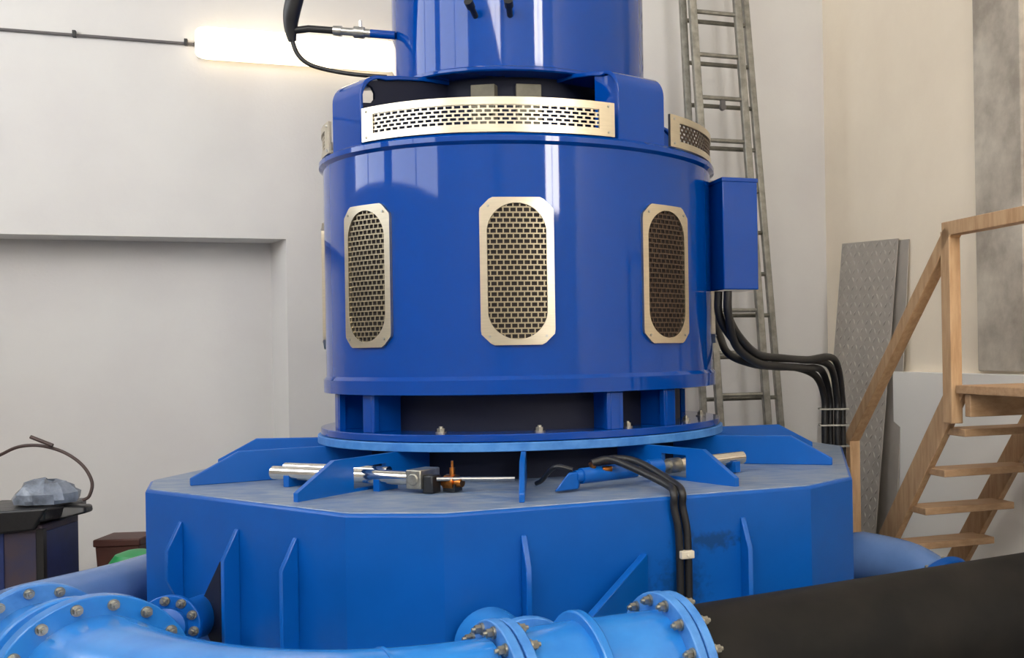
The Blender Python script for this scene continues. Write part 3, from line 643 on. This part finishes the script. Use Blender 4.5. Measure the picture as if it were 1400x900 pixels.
# ------------------------------------------------------------------ ladder
lad = thing('ladder', 'grey aluminium double ladder leaning upright against the back wall behind the generator', 'ladder', W(1.0, 0.5, 0))
def lad_sec(b_, L, Rr, z0, z1, w, rung_m, shift):
    fl = lambda z: L[0] + L[1] * (z - 1.0); fr = lambda z: Rr[0] + Rr[1] * (z - 1.0)
    for f in (fl, fr):
        obj('rail', MB().bar(W(f(z0), b_, z0), W(f(z1), b_, z1), 0.05, w, up=TX), M['alu'], lad, 0.006)
    z = 3.86 + shift
    while z > z0 + 0.1: z -= 0.3265
    z += 0.3265
    while z < z1 - 0.05:
        obj('rung', MB().tube([W(fl(z), b_, z), W(fr(z), b_, z)], 0.017, 10), rung_m, lad); z += 0.3265
lad_sec(0.60, (1.233, 0.0535), (0.835, 0.062), 0.0, 4.9, 0.058, M['alu'], 0)
lad_sec(0.47, (1.318, 0.0367), (0.668, 0.074), 0.0, 4.7, 0.05, M['alu_dk'], -0.035)
obj('hook', MB().box(W(1.17, 0.60, 3.49), (0.035, 0.03, 0.06), TX).rod(W(1.17, 0.58, 3.465), W(1.17, 0.62, 3.465), 0.024, 12), M['conduit'], lad)

# ------------------------------------------------------------------ tread plates
def sheet(name, lab, p, group, bumps=True):
    a0, b0, w, h, yaw, lean, roll, z0 = p
    V = lambda a, b_, z: W(a, b_, z) - W(0, 0, 0)
    wd = V(math.sin(yaw), math.cos(yaw), 0); nh = V(math.cos(yaw), -math.sin(yaw), 0)
    u_ = ZUP * math.cos(lean) - nh * math.sin(lean)
    wd2 = wd * math.cos(roll) + u_ * math.sin(roll); up2 = u_ * math.cos(roll) - wd * math.sin(roll); nn = wd2.cross(up2).normalized()
    if nn.dot(nh) < 0: nn = -nn
    o = W(a0, b0, z0); P = lambda u, v, d=0: o + wd2 * u + up2 * v + nn * d
    t = thing(name, lab, 'metal sheet', W(a0, b0 + w / 2, 0), group)
    obj('plate', MB().prism([P(0, 0), P(w, 0), P(w, h), P(0, h)], nn * -0.008), M['tread'], t)
    if not bumps: return
    m = MB(); ny = int(h / 0.066); nx = int(w / 0.066)
    for j in range(ny):
        for i in range(nx):
            cu, cv = (i + .5) * w / nx, (j + .5) * h / ny; s = 1 if (i + j) % 2 else -1
            du, dv = 0.026 * 0.75, 0.026 * s; pu, pv = -0.008 * s * 1.1, 0.008
            A = [P(cu - du, cv - dv), P(cu + pu, cv + pv), P(cu + du, cv + dv), P(cu - pu, cv - pv), P(cu, cv, 0.006)]
            m.add(A, [(0, 1, 4), (1, 2, 4), (2, 3, 4), (3, 0, 4)])
    b_ = obj('tread_bumps', m, M['tread'], t); b_['kind'] = 'stuff'
sheet('tread_plate', 'grey tread plate sheet leaning in the corner, front one of two', (0.235, 0.265, 0.868, 2.42, -0.019, 0.076, -0.052, 0.046), 'tread plate sheets in the corner')
sheet('tread_plate', 'grey tread plate sheet leaning in the corner, rear one of two', (0.142, 0.40, 0.88, 2.40, -0.019, 0.046, -0.040, 0.034), 'tread plate sheets in the corner', False)

# ------------------------------------------------------------------ wooden stairs
st = thing('wooden_stairs', 'pale wooden open stairs with handrail climbing along the right wall', 'stairs', W(0.6, 2.9, 0))
RISE, GO = 0.237, 0.20
def stringer(a):
    # board on edge running from the floor up to the platform
    p = [(2.30, 0.0), (2.16, 0.0), (3.30, 1.35), (3.46, 1.35)]
    p = [(2.33, 0.0), (2.13, 0.0), (3.285, 1.37), (3.47, 1.37)]
    obj('stringer', MB().prism([W(a + 0.022, b_, z) for b_, z in p], TX * 0.044), M['wood'], st, 0.004)
stringer(0.93); stringer(0.33)
for k in range(1, 6):
    z = 1.39 - RISE * k; b_ = 3.45 - GO * k
    obj('tread', MB().box(W(0.63, b_ + 0.075, z - 0.02), (0.60, 0.20, 0.04), TX), M['wood_t'], st, 0.004)
obj('platform', MB().box(W(0.50, 4.3, 1.368), (0.96, 1.75, 0.045), TX), M['wood_t'], st, 0.004)
obj('platform_beam', MB().box(W(0.50, 3.50, 1.285), (0.92, 0.05, 0.12), TX), M['wood_t'], st, 0.004)
obj('post', MB().box(W(0.965, 3.37, 1.70), (0.07, 0.085, 1.03), TX), M['wood'], st, 0.004)
obj('post', MB().box(W(0.965, 2.215, 0.51), (0.07, 0.10, 1.02), TX), M['wood'], st, 0.004)
obj('post', MB().box(W(0.93, 5.1, 1.10), (0.07, 0.085, 2.2), TX), M['wood'], st, 0.004)
obj('post', MB().box(W(0.33, 5.1, 0.67), (0.07, 0.085, 1.34), TX), M['wood'], st, 0.004)
obj('handrail', MB().bar(W(0.965, 2.19, 0.985), W(0.965, 3.40, 2.215), 0.07, 0.075), M['wood'], st, 0.004)
obj('handrail', MB().bar(W(0.965, 3.34, 2.225), W(0.965, 5.16, 2.225), 0.07, 0.075), M['wood'], st, 0.004)

# ------------------------------------------------------------------ clutter at the lower left
bx = thing('waste_bin', 'square dark bin with blue and brown sides and a black liner by the left wall', 'bin', (-4.0, 6.15, 0))
bu = Vector((0.995, 0.10, 0)); bv = Vector((-0.10, 0.995, 0)); bo = Vector((-3.685, 6.05, 0.06))
V2 = lambda u, v, z: bo + bu * u + bv * v + ZUP * z
obj('body', MB().prism([V2(-.42, 0, 0), V2(0.0, 0, 0), V2(0, .44, 0), V2(-.42, .44, 0)], (0, 0, 0.62)), M['bin_brown'], bx, 0.01)
obj('skid', MB().prism([V2(-.40, .03, -.06), V2(-.02, .03, -.06), V2(-.02, .4, -.06), V2(-.40, .4, -.06)], (0, 0, .06)), M['rubber'], bx)
obj('side_panel', MB().prism([V2(-.40, -.008, .03), V2(-.20, -.008, .03), V2(-.20, 0.0, .03), V2(-.40, 0, .03)], (0, 0, .55)), M['bin_blue'], bx, label='dark blue panel')
obj('side_panel', MB().prism([V2(-.185, -.008, .03), V2(-.03, -.008, .03), V2(-.03, 0.0, .03), V2(-.185, 0, .03)], (0, 0, .55)), M['bin_brown'], bx)
obj('side_panel', MB().prism([V2(.0, .03, .03), V2(.008, .03, .03), V2(.008, .41, .03), V2(.0, .41, .03)], (0, 0, .55)), M['bin_blue'], bx, label='dark blue panel')
obj('edge_strip', MB().prism([V2(-.024, -.014, 0), V2(.014, -.014, 0), V2(.014, 0.024, 0), V2(-.024, .024, 0)], (0, 0, .6)), M['rubber'], bx)
def blob(c, rx, ry, rz, seed, n=10, amp=0.25, lo=-0.2):
    rnd = random.Random(seed); b = MB(); vs = []; N = n * 2
    for i in range(n + 1):
        th = PI * i / n
        for j in range(N):
            ph = 2 * PI * j / N; k = 1 + amp * (rnd.random() - .5)
            z = max(lo, math.cos(th)) 
            vs.append(Vector(c) + bu * (rx * math.sin(th) * math.cos(ph) * k) + bv * (ry * math.sin(th) * math.sin(ph) * k) + ZUP * (rz * z * k))
    return b.add(vs, [(i * N + j, i * N + (j + 1) % N, (i + 1) * N + (j + 1) % N, (i + 1) * N + j) for i in range(n) for j in range(N)])
rim_pts = [V2(-.46, -.04, .63), V2(.035, -.045, .645), V2(.06, .2, .64), V2(.03, .48, .64), V2(-.46, .48, .64)]
obj('liner', MB().prism([p for p in rim_pts], (0, 0, 0.07)).prism([V2(-.45, -.05, .56), V2(-.02, -.05, .60), V2(.05, -.055, .72), V2(-.45, -.05, .70)], bv * 0.04).prism([V2(.03, .10, .63), V2(.17, .15, .66), V2(.16, .16, .70), V2(.03, .14, .71)], bv * 0.1), M['bag'], bx, 0.012)
tag(obj('plastic_film', blob(V2(-.07, .2, .745), 0.17, 0.15, 0.11, 3), M['film']), 'crumpled grey plastic film heaped on the black bin liner', 'plastic film')
tag(obj('bent_wire', MB().tube(spline([V2(-.62, .2, .42), V2(-.46, .22, .88), V2(-.28, .2, 1.02), V2(-.13, .18, 1.055), V2(.02, .18, 1.02), V2(.14, .17, .94), V2(.20, .16, .84), V2(.19, .15, .76), V2(.155, .15, .735)], 10), 0.0095, 8), M['wire']), 'brown bent wire arching in a loop over the bin', 'wire')
tag(obj('wire_stub', MB().tube([V2(-.13, .16, 1.105), V2(-.01, .16, 1.052)], 0.011, 8), M['wire']), 'short brown wire tail at the top of the wire loop', 'wire')
cr = thing('brown_tub', 'dark brown plastic tub with a raised rim on the floor by the wall', 'tub', (-3.54, 6.5, 0))
co = Vector((-3.49, 6.48, 0)); V3 = lambda u, v, z: co + bu * u + bv * v + ZUP * z
tb_ = MB(); lo = [V3(-.10, .0, 0), V3(.10, .0, 0), V3(.10, .22, 0), V3(-.10, .22, 0)]; hi = [V3(-.125, -.02, .485), V3(.125, -.02, .485), V3(.125, .24, .485), V3(-.125, .24, .485)]
tb_.add(lo + hi, [(3, 2, 1, 0), (4, 5, 6, 7), (0, 1, 5, 4), (1, 2, 6, 5), (2, 3, 7, 6), (3, 0, 4, 7)])
obj('body', tb_, M['brown'], cr, 0.006)
obj('rim', MB().box(V3(0, .11, .505), (0.27, 0.28, 0.045), bu), M['brown'], cr, 0.008)
gc = Vector((-3.21, 6.15, 0))
gt = thing('green_container', 'rounded green plastic container behind the left blue pipe', 'container', gc)
obj('body', MB().lathe([(0.0, 0.0), (0.13, 0.0), (0.15, 0.03), (0.165, 0.36), (0.15, 0.44), (0.11, 0.495), (0.05, 0.515), (0.0, 0.52)], gc, 40, False), M['green'], gt)
obj('seam', MB().lathe([(0.165, 0.345), (0.172, 0.355), (0.172, 0.365), (0.165, 0.375)], gc, 40), M['green'], gt)
